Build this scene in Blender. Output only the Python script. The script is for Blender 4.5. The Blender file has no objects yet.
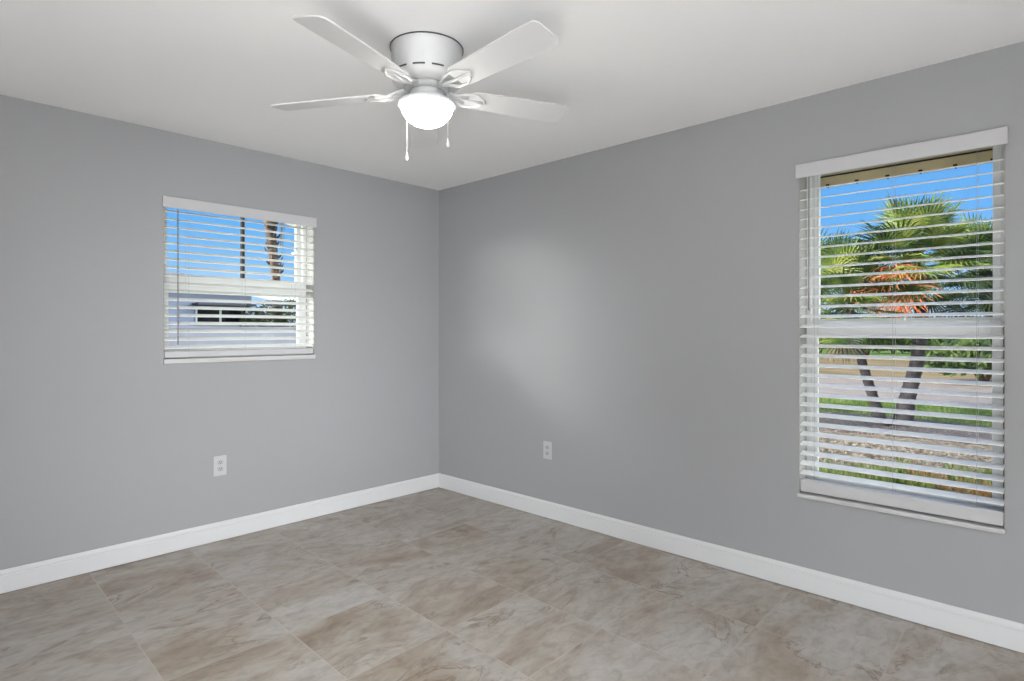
import bpy, bmesh, math, random
from mathutils import Vector, Matrix

S = bpy.context.scene
COL = S.collection
rnd = random.Random(7)
PI = math.pi

# ------------------------------------------------------------------ camera
CAM = Vector((-3.127, -3.816, 1.284))
YAW = math.radians(43.67)                       # viewing direction from +X towards +Y
cd = bpy.data.cameras.new('camera')
cd.sensor_width = 36.0
cd.lens = 595.0 / 1024.0 * 36.0
cd.shift_y = -9.5 / 1024.0
cd.clip_start = 0.02
cd.clip_end = 400.0
cam = bpy.data.objects.new('camera', cd)
COL.objects.link(cam)
cam.location = CAM
cam.rotation_euler = (PI / 2, 0, YAW - PI / 2)
S.camera = cam

S.view_settings.view_transform = 'Standard'
S.view_settings.look = 'None'
S.view_settings.exposure = 0.0
S.view_settings.gamma = 1.0
S.view_settings.use_curve_mapping = False
S.cycles.max_bounces = 14
S.cycles.diffuse_bounces = 8
S.cycles.transparent_max_bounces = 24
S.cycles.sample_clamp_indirect = 8.0

# ------------------------------------------------------------------ sky
W = bpy.data.worlds.new('sky')
S.world = W
W.use_nodes = True
nt = W.node_tree
nt.nodes.clear()


def nd(tree, kind, **kw):
    n = tree.nodes.new(kind)
    for k, v in kw.items():
        setattr(n, k, v)
    return n


def ramp_set(node, stops, interp='LINEAR'):
    cr = node.color_ramp
    cr.interpolation = interp
    while len(cr.elements) > 1:
        cr.elements.remove(cr.elements[-1])
    cr.elements[0].position = stops[0][0]
    cr.elements[0].color = tuple(stops[0][1]) + (1,)
    for p, c in stops[1:]:
        e = cr.elements.new(p)
        e.color = tuple(c) + (1,)


GLOW_DIR = Vector((-1.0, 0.52, 0.24)).normalized()     # unseen glow added low in the west to brighten the right wall
tc = nd(nt, 'ShaderNodeTexCoord')
sep = nd(nt, 'ShaderNodeSeparateXYZ')
nt.links.new(tc.outputs['Generated'], sep.inputs[0])
rp = nd(nt, 'ShaderNodeValToRGB')
ramp_set(rp, [(0.0, (0.55, 0.74, 0.96)), (0.06, (0.36, 0.66, 1.02)), (0.16, (0.17, 0.49, 1.00)),
              (0.40, (0.09, 0.33, 0.85)), (1.0, (0.06, 0.25, 0.70))])
nt.links.new(sep.outputs['Z'], rp.inputs[0])
# thin clouds
mp = nd(nt, 'ShaderNodeMapping')
mp.inputs['Scale'].default_value = (1.0, 1.0, 3.2)
nt.links.new(tc.outputs['Generated'], mp.inputs[0])
nz = nd(nt, 'ShaderNodeTexNoise')
nz.inputs['Scale'].default_value = 3.0
nz.inputs['Detail'].default_value = 7.0
nt.links.new(mp.outputs[0], nz.inputs['Vector'])
cr = nd(nt, 'ShaderNodeValToRGB')
ramp_set(cr, [(0.50, (0, 0, 0)), (0.78, (0.5, 0.5, 0.5))])
nt.links.new(nz.outputs[0], cr.inputs[0])
mx = nd(nt, 'ShaderNodeMixRGB')
mx.inputs[2].default_value = (0.9, 0.95, 1.0, 1)
nt.links.new(cr.outputs[0], mx.inputs[0])
nt.links.new(rp.outputs[0], mx.inputs[1])
# added glow around GLOW_DIR
dot = nd(nt, 'ShaderNodeVectorMath', operation='DOT_PRODUCT')
dot.inputs[1].default_value = GLOW_DIR
nt.links.new(tc.outputs['Generated'], dot.inputs[0])
gr = nd(nt, 'ShaderNodeMapRange')
gr.interpolation_type = 'SMOOTHSTEP'
gr.inputs['From Min'].default_value = 0.90
gr.inputs['From Max'].default_value = 0.997
gr.inputs['To Min'].default_value = 0.0
gr.inputs['To Max'].default_value = 62.0
nt.links.new(dot.outputs['Value'], gr.inputs['Value'])
gm = nd(nt, 'ShaderNodeVectorMath', operation='SCALE')
gm.inputs[0].default_value = (1.0, 0.98, 0.95)
nt.links.new(gr.outputs[0], gm.inputs['Scale'])
ad = nd(nt, 'ShaderNodeVectorMath', operation='ADD')
nt.links.new(mx.outputs[0], ad.inputs[0])
nt.links.new(gm.outputs[0], ad.inputs[1])
# broad unseen glow added low in the south-east to brighten the blinds
dot2 = nd(nt, 'ShaderNodeVectorMath', operation='DOT_PRODUCT')
dot2.inputs[1].default_value = Vector((0.63, -0.77, 0.26)).normalized()
nt.links.new(tc.outputs['Generated'], dot2.inputs[0])
gr2 = nd(nt, 'ShaderNodeMapRange')
gr2.interpolation_type = 'SMOOTHSTEP'
gr2.inputs['From Min'].default_value = 0.86
gr2.inputs['From Max'].default_value = 0.98
gr2.inputs['To Min'].default_value = 0.0
gr2.inputs['To Max'].default_value = 8.0
nt.links.new(dot2.outputs['Value'], gr2.inputs['Value'])
gm2 = nd(nt, 'ShaderNodeVectorMath', operation='SCALE')
gm2.inputs[0].default_value = (1.0, 0.98, 0.94)
nt.links.new(gr2.outputs[0], gm2.inputs['Scale'])
ad2 = nd(nt, 'ShaderNodeVectorMath', operation='ADD')
nt.links.new(ad.outputs[0], ad2.inputs[0])
nt.links.new(gm2.outputs[0], ad2.inputs[1])
ad = ad2
bg = nd(nt, 'ShaderNodeBackground')
bg.inputs['Strength'].default_value = 1.0
nt.links.new(ad.outputs[0], bg.inputs[0])
wo = nd(nt, 'ShaderNodeOutputWorld')
nt.links.new(bg.outputs[0], wo.inputs[0])

# ------------------------------------------------------------------ sun
sd = bpy.data.lights.new('sun', 'SUN')
sd.energy = 3.3
sd.angle = math.radians(0.6)
sd.color = (1.0, 0.95, 0.86)
sun = bpy.data.objects.new('sun', sd)
COL.objects.link(sun)
sdir = Vector((-0.52, 0.16, 0.84)).normalized()       # towards the sun
sun.rotation_euler = sdir.to_track_quat('Z', 'Y').to_euler()
LAMP = 36.0     # radiance of the fan's glass bowl


def fill_lamp(name, power, loc, aim, size, spread=PI):
    """one of the unseen area lamps added to fill the room with light"""
    fd = bpy.data.lights.new(name, 'AREA')
    fd.energy = power
    fd.shape = 'DISK'
    fd.size = size
    fd.spread = spread
    fd.color = (0.93, 0.97, 1.0)
    fl = bpy.data.objects.new(name, fd)
    COL.objects.link(fl)
    fl.location = loc
    fl.rotation_euler = (-Vector(aim)).to_track_quat('Z', 'Y').to_euler()


fill_lamp('fill_to_floor', 165.0, (-3.55, -4.30, 0.90), (0.0, 0.0, -1.0), 0.6)
fill_lamp('fill_to_back_wall', 96.0, (-2.20, -4.50, 1.20), (-0.2, -1.0, 0.0), 0.6)
fill_lamp('fill_upward', 20.0, (-4.15, -3.75, 0.70), (0.42, 0.45, 0.8), 0.8, 2.4)
fill_lamp('fill_forward', 12.0, (-3.45, -4.30, 1.50), (2.65, 4.3, -0.75), 0.8, 0.9)

# ------------------------------------------------------------------ materials


def mat(name, color, rough=0.6, spec=0.5, metal=0.0, noise=0.0, nscale=20.0, bump=0.0, bscale=80.0, emit=None, estr=0.0):
    m = bpy.data.materials.new(name)
    m.use_nodes = True
    t = m.node_tree
    b = t.nodes['Principled BSDF']
    b.inputs['Base Color'].default_value = tuple(color) + (1,)
    b.inputs['Roughness'].default_value = rough
    b.inputs['Specular IOR Level'].default_value = spec
    b.inputs['Metallic'].default_value = metal
    co = nd(t, 'ShaderNodeTexCoord')
    if noise > 0:
        n = nd(t, 'ShaderNodeTexNoise')
        n.inputs['Scale'].default_value = nscale
        n.inputs['Detail'].default_value = 6
        t.links.new(co.outputs['Object'], n.inputs['Vector'])
        r = nd(t, 'ShaderNodeValToRGB')
        ramp_set(r, [(0.3, [c * (1 - noise) for c in color]), (0.7, [min(1, c * (1 + noise)) for c in color])])
        t.links.new(n.outputs[0], r.inputs[0])
        t.links.new(r.outputs[0], b.inputs['Base Color'])
    if bump > 0:
        n2 = nd(t, 'ShaderNodeTexNoise')
        n2.inputs['Scale'].default_value = bscale
        n2.inputs['Detail'].default_value = 4
        t.links.new(co.outputs['Object'], n2.inputs['Vector'])
        bp = nd(t, 'ShaderNodeBump')
        bp.inputs['Strength'].default_value = bump
        bp.inputs['Distance'].default_value = 0.01
        t.links.new(n2.outputs[0], bp.inputs['Height'])
        t.links.new(bp.outputs[0], b.inputs['Normal'])
    if emit:
        b.inputs['Emission Color'].default_value = tuple(emit) + (1,)
        b.inputs['Emission Strength'].default_value = estr
    return m


def ramp_mat(name, stops, scale=(1, 1, 1), nscale=5.0, detail=8.0, rough=0.8, distortion=0.0, bump=0.3, spec=0.3):
    """noise-driven palette (gravel, lawn, foliage)"""
    m = bpy.data.materials.new(name)
    m.use_nodes = True
    t = m.node_tree
    b = t.nodes['Principled BSDF']
    b.inputs['Roughness'].default_value = rough
    b.inputs['Specular IOR Level'].default_value = spec
    co = nd(t, 'ShaderNodeTexCoord')
    mpn = nd(t, 'ShaderNodeMapping')
    mpn.inputs['Scale'].default_value = scale
    t.links.new(co.outputs['Object'], mpn.inputs[0])
    n = nd(t, 'ShaderNodeTexNoise')
    n.inputs['Scale'].default_value = nscale
    n.inputs['Detail'].default_value = detail
    n.inputs['Distortion'].default_value = distortion
    t.links.new(mpn.outputs[0], n.inputs['Vector'])
    r = nd(t, 'ShaderNodeValToRGB')
    ramp_set(r, stops)
    t.links.new(n.outputs[0], r.inputs[0])
    t.links.new(r.outputs[0], b.inputs['Base Color'])
    if bump:
        bp = nd(t, 'ShaderNodeBump')
        bp.inputs['Strength'].default_value = bump
        bp.inputs['Distance'].default_value = 0.03
        t.links.new(n.outputs[0], bp.inputs['Height'])
        t.links.new(bp.outputs[0], b.inputs['Normal'])
    return m


def leaf_mat(name, stops, nscale=6.0, trans=0.22):
    m = ramp_mat(name, stops, nscale=nscale, bump=0.0, rough=0.5, spec=0.35)
    t = m.node_tree
    b = t.nodes['Principled BSDF']
    out = t.nodes['Material Output']
    src = b.inputs['Base Color'].links[0].from_socket
    tr = nd(t, 'ShaderNodeBsdfTranslucent')
    t.links.new(src, tr.inputs[0])
    ms = nd(t, 'ShaderNodeMixShader')
    ms.inputs[0].default_value = trans
    t.links.new(b.outputs[0], ms.inputs[1])
    t.links.new(tr.outputs[0], ms.inputs[2])
    t.links.new(ms.outputs[0], out.inputs[0])
    return m


def floor_material():
    m = bpy.data.materials.new('travertine_tile')
    m.use_nodes = True
    t = m.node_tree
    b = t.nodes['Principled BSDF']
    L = t.links.new
    co = nd(t, 'ShaderNodeTexCoord')
    sp = nd(t, 'ShaderNodeSeparateXYZ')
    L(co.outputs['Object'], sp.inputs[0])

    def M(op, a, c=None, d=None):
        n = nd(t, 'ShaderNodeMath', operation=op)
        for i, v in enumerate((a, c, d)):
            if v is None:
                continue
            if isinstance(v, (int, float)):
                n.inputs[i].default_value = v
            else:
                L(v, n.inputs[i])
        return n.outputs[0]
    X, Y = sp.outputs['X'], sp.outputs['Y']
    u = M('DIVIDE', M('ADD', M('MULTIPLY_ADD', Y, -0.03, X), 0.447 + 0.4855 * 20), 0.4855)
    v = M('DIVIDE', M('ADD', M('MULTIPLY_ADD', X, -0.03, Y), 0.834 + 0.4865 * 20), 0.4865)
    fu, fv = M('FRACT', u), M('FRACT', v)
    iu, iv = M('FLOOR', u), M('FLOOR', v)
    du = M('MINIMUM', fu, M('SUBTRACT', 1.0, fu))
    dv = M('MINIMUM', fv, M('SUBTRACT', 1.0, fv))
    edge = M('MINIMUM', du, dv)
    gmr = nd(t, 'ShaderNodeMapRange')
    gmr.interpolation_type = 'SMOOTHSTEP'
    gmr.inputs['From Min'].default_value = 0.0035
    gmr.inputs['From Max'].default_value = 0.0075
    gmr.inputs['To Min'].default_value = 1.0
    gmr.inputs['To Max'].default_value = 0.0
    L(edge, gmr.inputs['Value'])
    grout = gmr.outputs[0]
    # one random offset per tile
    ij = nd(t, 'ShaderNodeCombineXYZ')
    L(iu, ij.inputs[0])
    L(iv, ij.inputs[1])
    wn = nd(t, 'ShaderNodeTexWhiteNoise', noise_dimensions='2D')
    L(ij.outputs[0], wn.inputs['Vector'])
    sc = nd(t, 'ShaderNodeVectorMath', operation='SCALE')
    sc.inputs['Scale'].default_value = 37.0
    L(wn.outputs['Color'], sc.inputs[0])
    # stretched coordinate: streaks run along X, bent a little
    mp1 = nd(t, 'ShaderNodeMapping')
    mp1.inputs['Rotation'].default_value = (0, 0, math.radians(-10))
    mp1.inputs['Scale'].default_value = (1.7, 3.1, 1)
    L(co.outputs['Object'], mp1.inputs[0])
    av = nd(t, 'ShaderNodeVectorMath', operation='ADD')
    L(mp1.outputs[0], av.inputs[0])
    L(sc.outputs[0], av.inputs[1])
    P = av.outputs[0]

    def noise(vec, scale, det, dist=0.0, rough=0.55):
        n = nd(t, 'ShaderNodeTexNoise')
        n.inputs['Scale'].default_value = scale
        n.inputs['Detail'].default_value = det
        n.inputs['Distortion'].default_value = dist
        n.inputs['Roughness'].default_value = rough
        L(vec, n.inputs['Vector'])
        return n.outputs[0]
    n1 = noise(P, 1.0, 12, 1.0, 0.66)
    r1 = nd(t, 'ShaderNodeValToRGB')
    ramp_set(r1, [(0.22, (0.235, 0.185, 0.145)), (0.38, (0.325, 0.275, 0.228)), (0.49, (0.385, 0.348, 0.308)),
                  (0.60, (0.425, 0.400, 0.372)), (0.78, (0.475, 0.465, 0.452))])
    L(n1, r1.inputs[0])
    # brown blotches
    n2 = noise(P, 0.6, 5, 0.6)
    r2 = nd(t, 'ShaderNodeValToRGB')
    ramp_set(r2, [(0.50, (0, 0, 0)), (0.68, (0.55, 0.55, 0.55))])
    L(n2, r2.inputs[0])
    mxa = nd(t, 'ShaderNodeMixRGB', blend_type='MULTIPLY')
    mxa.inputs[2].default_value = (0.80, 0.70, 0.60, 1)
    L(r2.outputs[0], mxa.inputs[0])
    L(r1.outputs[0], mxa.inputs[1])
    # fine mottling
    n5 = noise(P, 7.0, 6, 0.8, 0.6)
    r5 = nd(t, 'ShaderNodeValToRGB')
    ramp_set(r5, [(0.32, (0.80, 0.79, 0.77)), (0.52, (1.0, 1.0, 1.0)), (0.72, (1.10, 1.11, 1.12))])
    L(n5, r5.inputs[0])
    mxm = nd(t, 'ShaderNodeMixRGB', blend_type='MULTIPLY')
    mxm.inputs[0].default_value = 1.0
    L(mxa.outputs[0], mxm.inputs[1])
    L(r5.outputs[0], mxm.inputs[2])
    mxa = mxm
    # fine dark crack-like veins: ridge of a distorted noise
    n3 = noise(P, 1.0, 7, 1.6, 0.6)
    ridge = M('ABSOLUTE', M('SUBTRACT', n3, 0.5))
    rr = nd(t, 'ShaderNodeMapRange')
    rr.inputs['From Min'].default_value = 0.0
    rr.inputs['From Max'].default_value = 0.022
    rr.inputs['To Min'].default_value = 1.0
    rr.inputs['To Max'].default_value = 0.0
    L(ridge, rr.inputs['Value'])
    n4 = noise(P, 1.3, 3)
    r4 = nd(t, 'ShaderNodeValToRGB')
    ramp_set(r4, [(0.48, (0, 0, 0)), (0.62, (0.85, 0.85, 0.85))])
    L(n4, r4.inputs[0])
    vf = M('MULTIPLY', rr.outputs[0], r4.outputs[0])
    mxb = nd(t, 'ShaderNodeMixRGB')
    mxb.inputs[2].default_value = (0.20, 0.145, 0.105, 1)
    L(vf, mxb.inputs[0])
    L(mxa.outputs[0], mxb.inputs[1])
    mxg = nd(t, 'ShaderNodeMixRGB')
    mxg.inputs[2].default_value = (0.46, 0.41, 0.36, 1)
    L(M('MULTIPLY', grout, 0.6), mxg.inputs[0])
    L(mxb.outputs[0], mxg.inputs[1])
    L(mxg.outputs[0], b.inputs['Base Color'])
    L(M('MULTIPLY_ADD', n2, 0.18, 0.30), b.inputs['Roughness'])
    b.inputs['Specular IOR Level'].default_value = 0.32
    bp = nd(t, 'ShaderNodeBump')
    bp.inputs['Strength'].default_value = 0.25
    bp.inputs['Distance'].default_value = 0.002
    L(M('SUBTRACT', M('MULTIPLY', n3, 0.15), grout), bp.inputs['Height'])
    L(bp.outputs[0], b.inputs['Normal'])
    return m


def glass_pane_material():
    m = bpy.data.materials.new('window_glass')
    m.use_nodes = True
    t = m.node_tree
    out = t.nodes['Material Output']
    t.nodes.remove(t.nodes['Principled BSDF'])
    tr = nd(t, 'ShaderNodeBsdfTransparent')
    tr.inputs[0].default_value = (0.96, 0.98, 0.97, 1)
    gl = nd(t, 'ShaderNodeBsdfGlossy')
    gl.inputs['Roughness'].default_value = 0.02
    fr = nd(t, 'ShaderNodeFresnel')
    fr.inputs['IOR'].default_value = 1.3
    ms = nd(t, 'ShaderNodeMixShader')
    geo = nd(t, 'ShaderNodeNewGeometry')            # reflect once, on the outer faces of the sheet
    fac = nd(t, 'ShaderNodeMath', operation='MULTIPLY_ADD')
    fac.inputs[1].default_value = -1.0
    fac.inputs[2].default_value = 1.0
    t.links.new(geo.outputs['Backfacing'], fac.inputs[0])
    mul = nd(t, 'ShaderNodeMath', operation='MULTIPLY')
    t.links.new(fac.outputs[0], mul.inputs[0])
    t.links.new(fr.outputs[0], mul.inputs[1])
    t.links.new(mul.outputs[0], ms.inputs[0])
    t.links.new(tr.outputs[0], ms.inputs[1])
    t.links.new(gl.outputs[0], ms.inputs[2])
    t.links.new(ms.outputs[0], out.inputs[0])
    return m


MT = {
    'wall': mat('grey_wall_paint', (0.345, 0.347, 0.353), 0.55, 0.25, bump=0.03, bscale=180),
    'ceiling': mat('white_ceiling_paint', (0.91, 0.91, 0.91), 0.85, 0.2, bump=0.03, bscale=120),
    'trim': mat('white_trim_paint', (0.67, 0.67, 0.675), 0.35, 0.4),
    'floor': floor_material(),
    'vinyl': mat('white_window_vinyl', (0.78, 0.79, 0.78), 0.35, 0.45),
    'reveal': mat('reveal_paint', (0.34, 0.335, 0.315), 0.6, 0.3),
    'sill': mat('pale_sill_stone', (0.56, 0.55, 0.545), 0.3, 0.45, noise=0.04, nscale=8),
    'slat': mat('white_slat', (0.90, 0.905, 0.905), 0.42, 0.4),
    'valance': mat('white_valance', (0.53, 0.525, 0.535), 0.5, 0.35),
    'cord': mat('ladder_cord', (0.42, 0.42, 0.42), 0.8, 0.2),
    'wand': mat('grey_wand', (0.25, 0.24, 0.24), 0.3, 0.5),
    'gasket': mat('black_gasket', (0.02, 0.02, 0.022), 0.6, 0.3),
    'glass': glass_pane_material(),
    'plate': mat('white_plate_plastic', (0.52, 0.525, 0.525), 0.35, 0.4),
    'dark': mat('dark_slot', (0.05, 0.05, 0.05), 0.7, 0.2),
    'recept': mat('receptacle_plastic', (0.43, 0.43, 0.43), 0.4, 0.4),
    'fan': mat('white_fan_enamel', (0.66, 0.66, 0.66), 0.32, 0.45),
    'blade': mat('white_fan_blade', (0.66, 0.66, 0.66), 0.5, 0.3, noise=0.01, nscale=4),
    'slot': mat('grey_vent_slot', (0.10, 0.10, 0.10), 0.8, 0.2),
    'chain': mat('nickel_chain', (0.72, 0.72, 0.70), 0.3, 0.5, metal=0.5),
    'bowl': mat('lit_glass_bowl', (0.9, 0.88, 0.82), 0.4, 0.4, emit=(1.0, 0.97, 0.92), estr=LAMP),
    'stucco': mat('outside_stucco', (0.62, 0.60, 0.54), 0.9, 0.2, bump=0.4, bscale=60),
    'soffit': mat('tan_soffit', (0.72, 0.62, 0.44), 0.8, 0.2, noise=0.1, nscale=6),
    'fascia': mat('brown_fascia', (0.74, 0.60, 0.38), 0.7, 0.2, noise=0.12, nscale=5),
    'darkbrown': mat('dark_brown_drip', (0.06, 0.045, 0.035), 0.7, 0.2),
    'lawn': ramp_mat('lawn_grass', [(0.3, (0.04, 0.085, 0.012)), (0.5, (0.095, 0.165, 0.025)), (0.7, (0.19, 0.23, 0.05))], nscale=7, bump=0.6),
    'grass': leaf_mat('grass_blade', [(0.3, (0.04, 0.08, 0.010)), (0.5, (0.085, 0.135, 0.02)), (0.7, (0.17, 0.19, 0.045))], nscale=3),
    'drygrass': ramp_mat('dry_verge', [(0.3, (0.07, 0.06, 0.018)), (0.5, (0.17, 0.115, 0.045)), (0.7, (0.24, 0.18, 0.11))], scale=(1, .25, 1), nscale=1.6),
    'concrete': ramp_mat('road_concrete', [(0.3, (0.20, 0.165, 0.145)), (0.7, (0.26, 0.215, 0.19))], nscale=3, bump=0.1),
    'gravel': ramp_mat('tan_gravel', [(0.32, (0.045, 0.033, 0.024)), (0.5, (0.20, 0.16, 0.115)), (0.68, (0.36, 0.30, 0.225))], nscale=22, detail=5, bump=0.8),
    'mulch': ramp_mat('shaded_mulch', [(0.35, (0.035, 0.027, 0.024)), (0.55, (0.105, 0.085, 0.078)), (0.72, (0.30, 0.25, 0.22))], nscale=26, detail=5, bump=0.8),
    'pebble': ramp_mat('pebbles', [(0.35, (0.10, 0.075, 0.055)), (0.65, (0.36, 0.30, 0.23))], nscale=9, bump=0.1),
    'trunk': ramp_mat('palm_trunk_bark', [(0.35, (0.015, 0.012, 0.013)), (0.6, (0.040, 0.032, 0.034)), (0.75, (0.075, 0.06, 0.058))], scale=(1, 1, 6), nscale=4, bump=0.7),
    'boots': ramp_mat('palm_boot_bark', [(0.35, (0.03, 0.02, 0.015)), (0.55, (0.11, 0.07, 0.05)), (0.72, (0.20, 0.14, 0.105))], scale=(1, 1, 2), nscale=3, bump=0.8),
    'frond': leaf_mat('palm_frond', [(0.36, (0.009, 0.021, 0.007)), (0.5, (0.036, 0.073, 0.016)), (0.66, (0.17, 0.21, 0.045))], nscale=2.6),  # low stops deepened: shade between the leaves put into the colour
    'frondlight': leaf_mat('palm_frond_light', [(0.33, (0.05, 0.09, 0.015)), (0.5, (0.13, 0.18, 0.028)), (0.68, (0.30, 0.31, 0.075))], nscale=2.6),
    'dead': leaf_mat('dead_orange_frond', [(0.3, (0.30, 0.06, 0.02)), (0.5, (0.58, 0.17, 0.06)), (0.7, (0.62, 0.36, 0.17))], nscale=5),
    'browndead': leaf_mat('dead_brown_frond', [(0.3, (0.09, 0.06, 0.04)), (0.6, (0.25, 0.17, 0.11))], nscale=5),
    'bush': leaf_mat('bush_leaf', [(0.3, (0.012, 0.024, 0.008)), (0.5, (0.035, 0.062, 0.014)), (0.7, (0.10, 0.13, 0.035))], nscale=3),
    'strap': leaf_mat('strap_leaf', [(0.3, (0.07, 0.13, 0.02)), (0.5, (0.25, 0.31, 0.05)), (0.7, (0.62, 0.55, 0.22))], nscale=7),
    'reddish': leaf_mat('reddish_leaf', [(0.3, (0.22, 0.10, 0.03)), (0.5, (0.42, 0.24, 0.08)), (0.7, (0.50, 0.42, 0.16))], nscale=8),
    'siding': mat('blue_grey_siding', (0.36, 0.40, 0.52), 0.85, 0.2, noise=0.04, nscale=2),
    'siding2': mat('lilac_grey_block', (0.46, 0.46, 0.50), 0.85, 0.2, noise=0.05, nscale=3),
    'roofwhite': mat('white_roof', (0.75, 0.76, 0.78), 0.6, 0.3, noise=0.04, nscale=2),
    'rooftile': mat('grey_roof', (0.22, 0.23, 0.26), 0.8, 0.2, noise=0.1, nscale=4),
    'roofedge': mat('dark_roof_edge', (0.13, 0.13, 0.14), 0.7, 0.2),
    'darkglass': mat('dark_house_glass', (0.006, 0.009, 0.016), 0.08, 0.5),
    'pole': mat('dark_wood_pole', (0.035, 0.032, 0.032), 0.9, 0.1, noise=0.1, nscale=5),
    'farwall': mat('far_house_wall', (0.62, 0.60, 0.58), 0.8, 0.2),
}

# ------------------------------------------------------------------ mesh helpers


class MB:
    """collects shapes; build() links them as ONE mesh object"""

    def __init__(self):
        self.bm = bmesh.new()

    def box(self, lo, hi, M=None):
        x0, y0, z0 = lo
        x1, y1, z1 = hi
        vs = [self.bm.verts.new(Vector(p) if M is None else M @ Vector(p)) for p in
              ((x0, y0, z0), (x1, y0, z0), (x1, y1, z0), (x0, y1, z0), (x0, y0, z1), (x1, y0, z1), (x1, y1, z1), (x0, y1, z1))]
        for f in ((0, 3, 2, 1), (4, 5, 6, 7), (0, 1, 5, 4), (1, 2, 6, 5), (2, 3, 7, 6), (3, 0, 4, 7)):
            self.bm.faces.new([vs[i] for i in f])
        return self

    def poly(self, pts):
        self.bm.faces.new([self.bm.verts.new(p) for p in pts])
        return self

    def loft(self, rings, cap=True, closed=True, smooth=True):
        rv = [[self.bm.verts.new(p) for p in r] for r in rings]
        n = len(rv[0])
        for a, b in zip(rv, rv[1:]):
            for i in range(n if closed else n - 1):
                j = (i + 1) % n
                f = self.bm.faces.new((a[i], a[j], b[j], b[i]))
                f.smooth = smooth
        if cap:
            self.bm.faces.new(list(reversed(rv[0])))
            self.bm.faces.new(rv[-1])
        return self

    def lathe(self, prof, n=48, c=(0, 0, 0), cap=True, smooth=True):
        rings = []
        for r, z in prof:
            r = max(r, 1e-4)
            rings.append([Vector((c[0] + r * math.cos(2 * PI * i / n), c[1] + r * math.sin(2 * PI * i / n), c[2] + z)) for i in range(n)])
        return self.loft(rings, cap, True, smooth)

    def tube(self, pts, rad, n=8, cap=True):
        pts = [Vector(p) for p in pts]
        rads = rad if isinstance(rad, (list, tuple)) else [rad] * len(pts)
        rings = []
        for i, p in enumerate(pts):
            d = (pts[min(i + 1, len(pts) - 1)] - pts[max(i - 1, 0)]).normalized()
            ref = Vector((0, 0, 1)) if abs(d.z) < 0.9 else Vector((1, 0, 0))
            a = d.cross(ref).normalized()
            b = a.cross(d).normalized()
            rings.append([p + (a * math.cos(2 * PI * k / n) + b * math.sin(2 * PI * k / n)) * rads[i] for k in range(n)])
        return self.loft(rings, cap)

    def prism(self, prof, a, b):
        """profile points (list of Vector offsets) swept from a to b"""
        a, b = Vector(a), Vector(b)
        return self.loft([[a + Vector(p) for p in prof], [b + Vector(p) for p in prof]], True, True, False)

    def build(self, name, m, parent=None, loc=(0, 0, 0), bevel=0.0, seg=2, autosmooth=False):
        bmesh.ops.recalc_face_normals(self.bm, faces=self.bm.faces[:])
        me = bpy.data.meshes.new(name)
        self.bm.to_mesh(me)
        self.bm.free()
        me.materials.append(m)
        o = bpy.data.objects.new(name, me)
        COL.objects.link(o)
        o.location = loc
        if parent is not None:
            o.parent = parent
        if bevel > 0:
            mod = o.modifiers.new('bevel', 'BEVEL')
            mod.width = bevel
            mod.segments = seg
            mod.limit_method = 'ANGLE'
            mod.angle_limit = math.radians(40)
        return o


def tag(o, label, cat, group=None, kind=None):
    o['label'] = label
    o['category'] = cat
    if group:
        o['group'] = group
    if kind:
        o['kind'] = kind
    return o


def empty(name, loc=(0, 0, 0), rz=0.0):
    o = bpy.data.objects.new(name, None)
    o.empty_display_size = 0.1
    COL.objects.link(o)
    o.location = loc
    o.rotation_euler = (0, 0, rz)
    return o


def struct(o, label, cat):
    return tag(o, label, cat, kind='structure')


# ------------------------------------------------------------------ room shell
H = 2.44
TH = 0.20                                  # wall thickness
XB, YB = -4.45, -4.95                      # unseen far sides of the room
W1 = dict(a0=-2.037, a1=-1.100, z0=1.093, z1=2.058)     # opening in the left wall  (along X)
W2 = dict(a0=-3.600, a1=-2.800, z0=0.460, z1=2.110)     # opening in the right wall (along Y)

b = MB()
b.box((XB - TH, YB - TH, -0.12), (0, 0, 0))
struct(b.build('floor', MT['floor']), 'beige and grey travertine-look square tile floor with thin pale grout', 'floor')
b = MB()
b.box((XB - TH, YB - TH, H), (TH, TH, H + 0.12))
struct(b.build('ceiling', MT['ceiling']), 'smooth flat white ceiling holding the fan', 'ceiling')

b = MB()
w = W1
b.box((XB - TH, 0, -0.12), (w['a0'], TH, H))
b.box((w['a1'], 0, -0.12), (TH, TH, H))
b.box((w['a0'], 0, -0.12), (w['a1'], TH, w['z0']))
b.box((w['a0'], 0, w['z1']), (w['a1'], TH, H))
struct(b.build('wall_left', MT['wall']), 'plain grey painted wall with the small square window', 'wall')
b = MB()
w = W2
b.box((0, YB - TH, -0.12), (TH, w['a0'], H))
b.box((0, w['a1'], -0.12), (TH, 0, H))
b.box((0, w['a0'], -0.12), (TH, w['a1'], w['z0']))
b.box((0, w['a0'], w['z1']), (TH, w['a1'], H))
struct(b.build('wall_right', MT['wall']), 'plain grey painted wall with the tall window', 'wall')
b = MB()
b.box((XB - TH, YB - TH, -0.12), (0, YB, H))
struct(b.build('wall_back', MT['wall']), 'grey painted wall behind the camera', 'wall')
b = MB()
b.box((XB - TH, YB, -0.12), (XB, 0, H))
struct(b.build('wall_side', MT['wall']), 'grey painted wall beside the camera', 'wall')


def baseboard(name, a, c, n, label):
    """profile swept along a->c, n = direction into the room"""
    n = Vector(n)
    up = Vector((0, 0, 1))
    prof = [(0, 0.004), (0.014, 0.004), (0.014, 0.086), (0.0105, 0.0875), (0.0105, 0.0905), (0.012, 0.092), (0.012, 0.100), (0.008, 0.109), (0.004, 0.115), (0, 0.115)]
    m = MB()
    m.prism([n * p + up * q for p, q in prof], a, c)
    struct(m.build(name, MT['trim']), label, 'baseboard')


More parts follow.
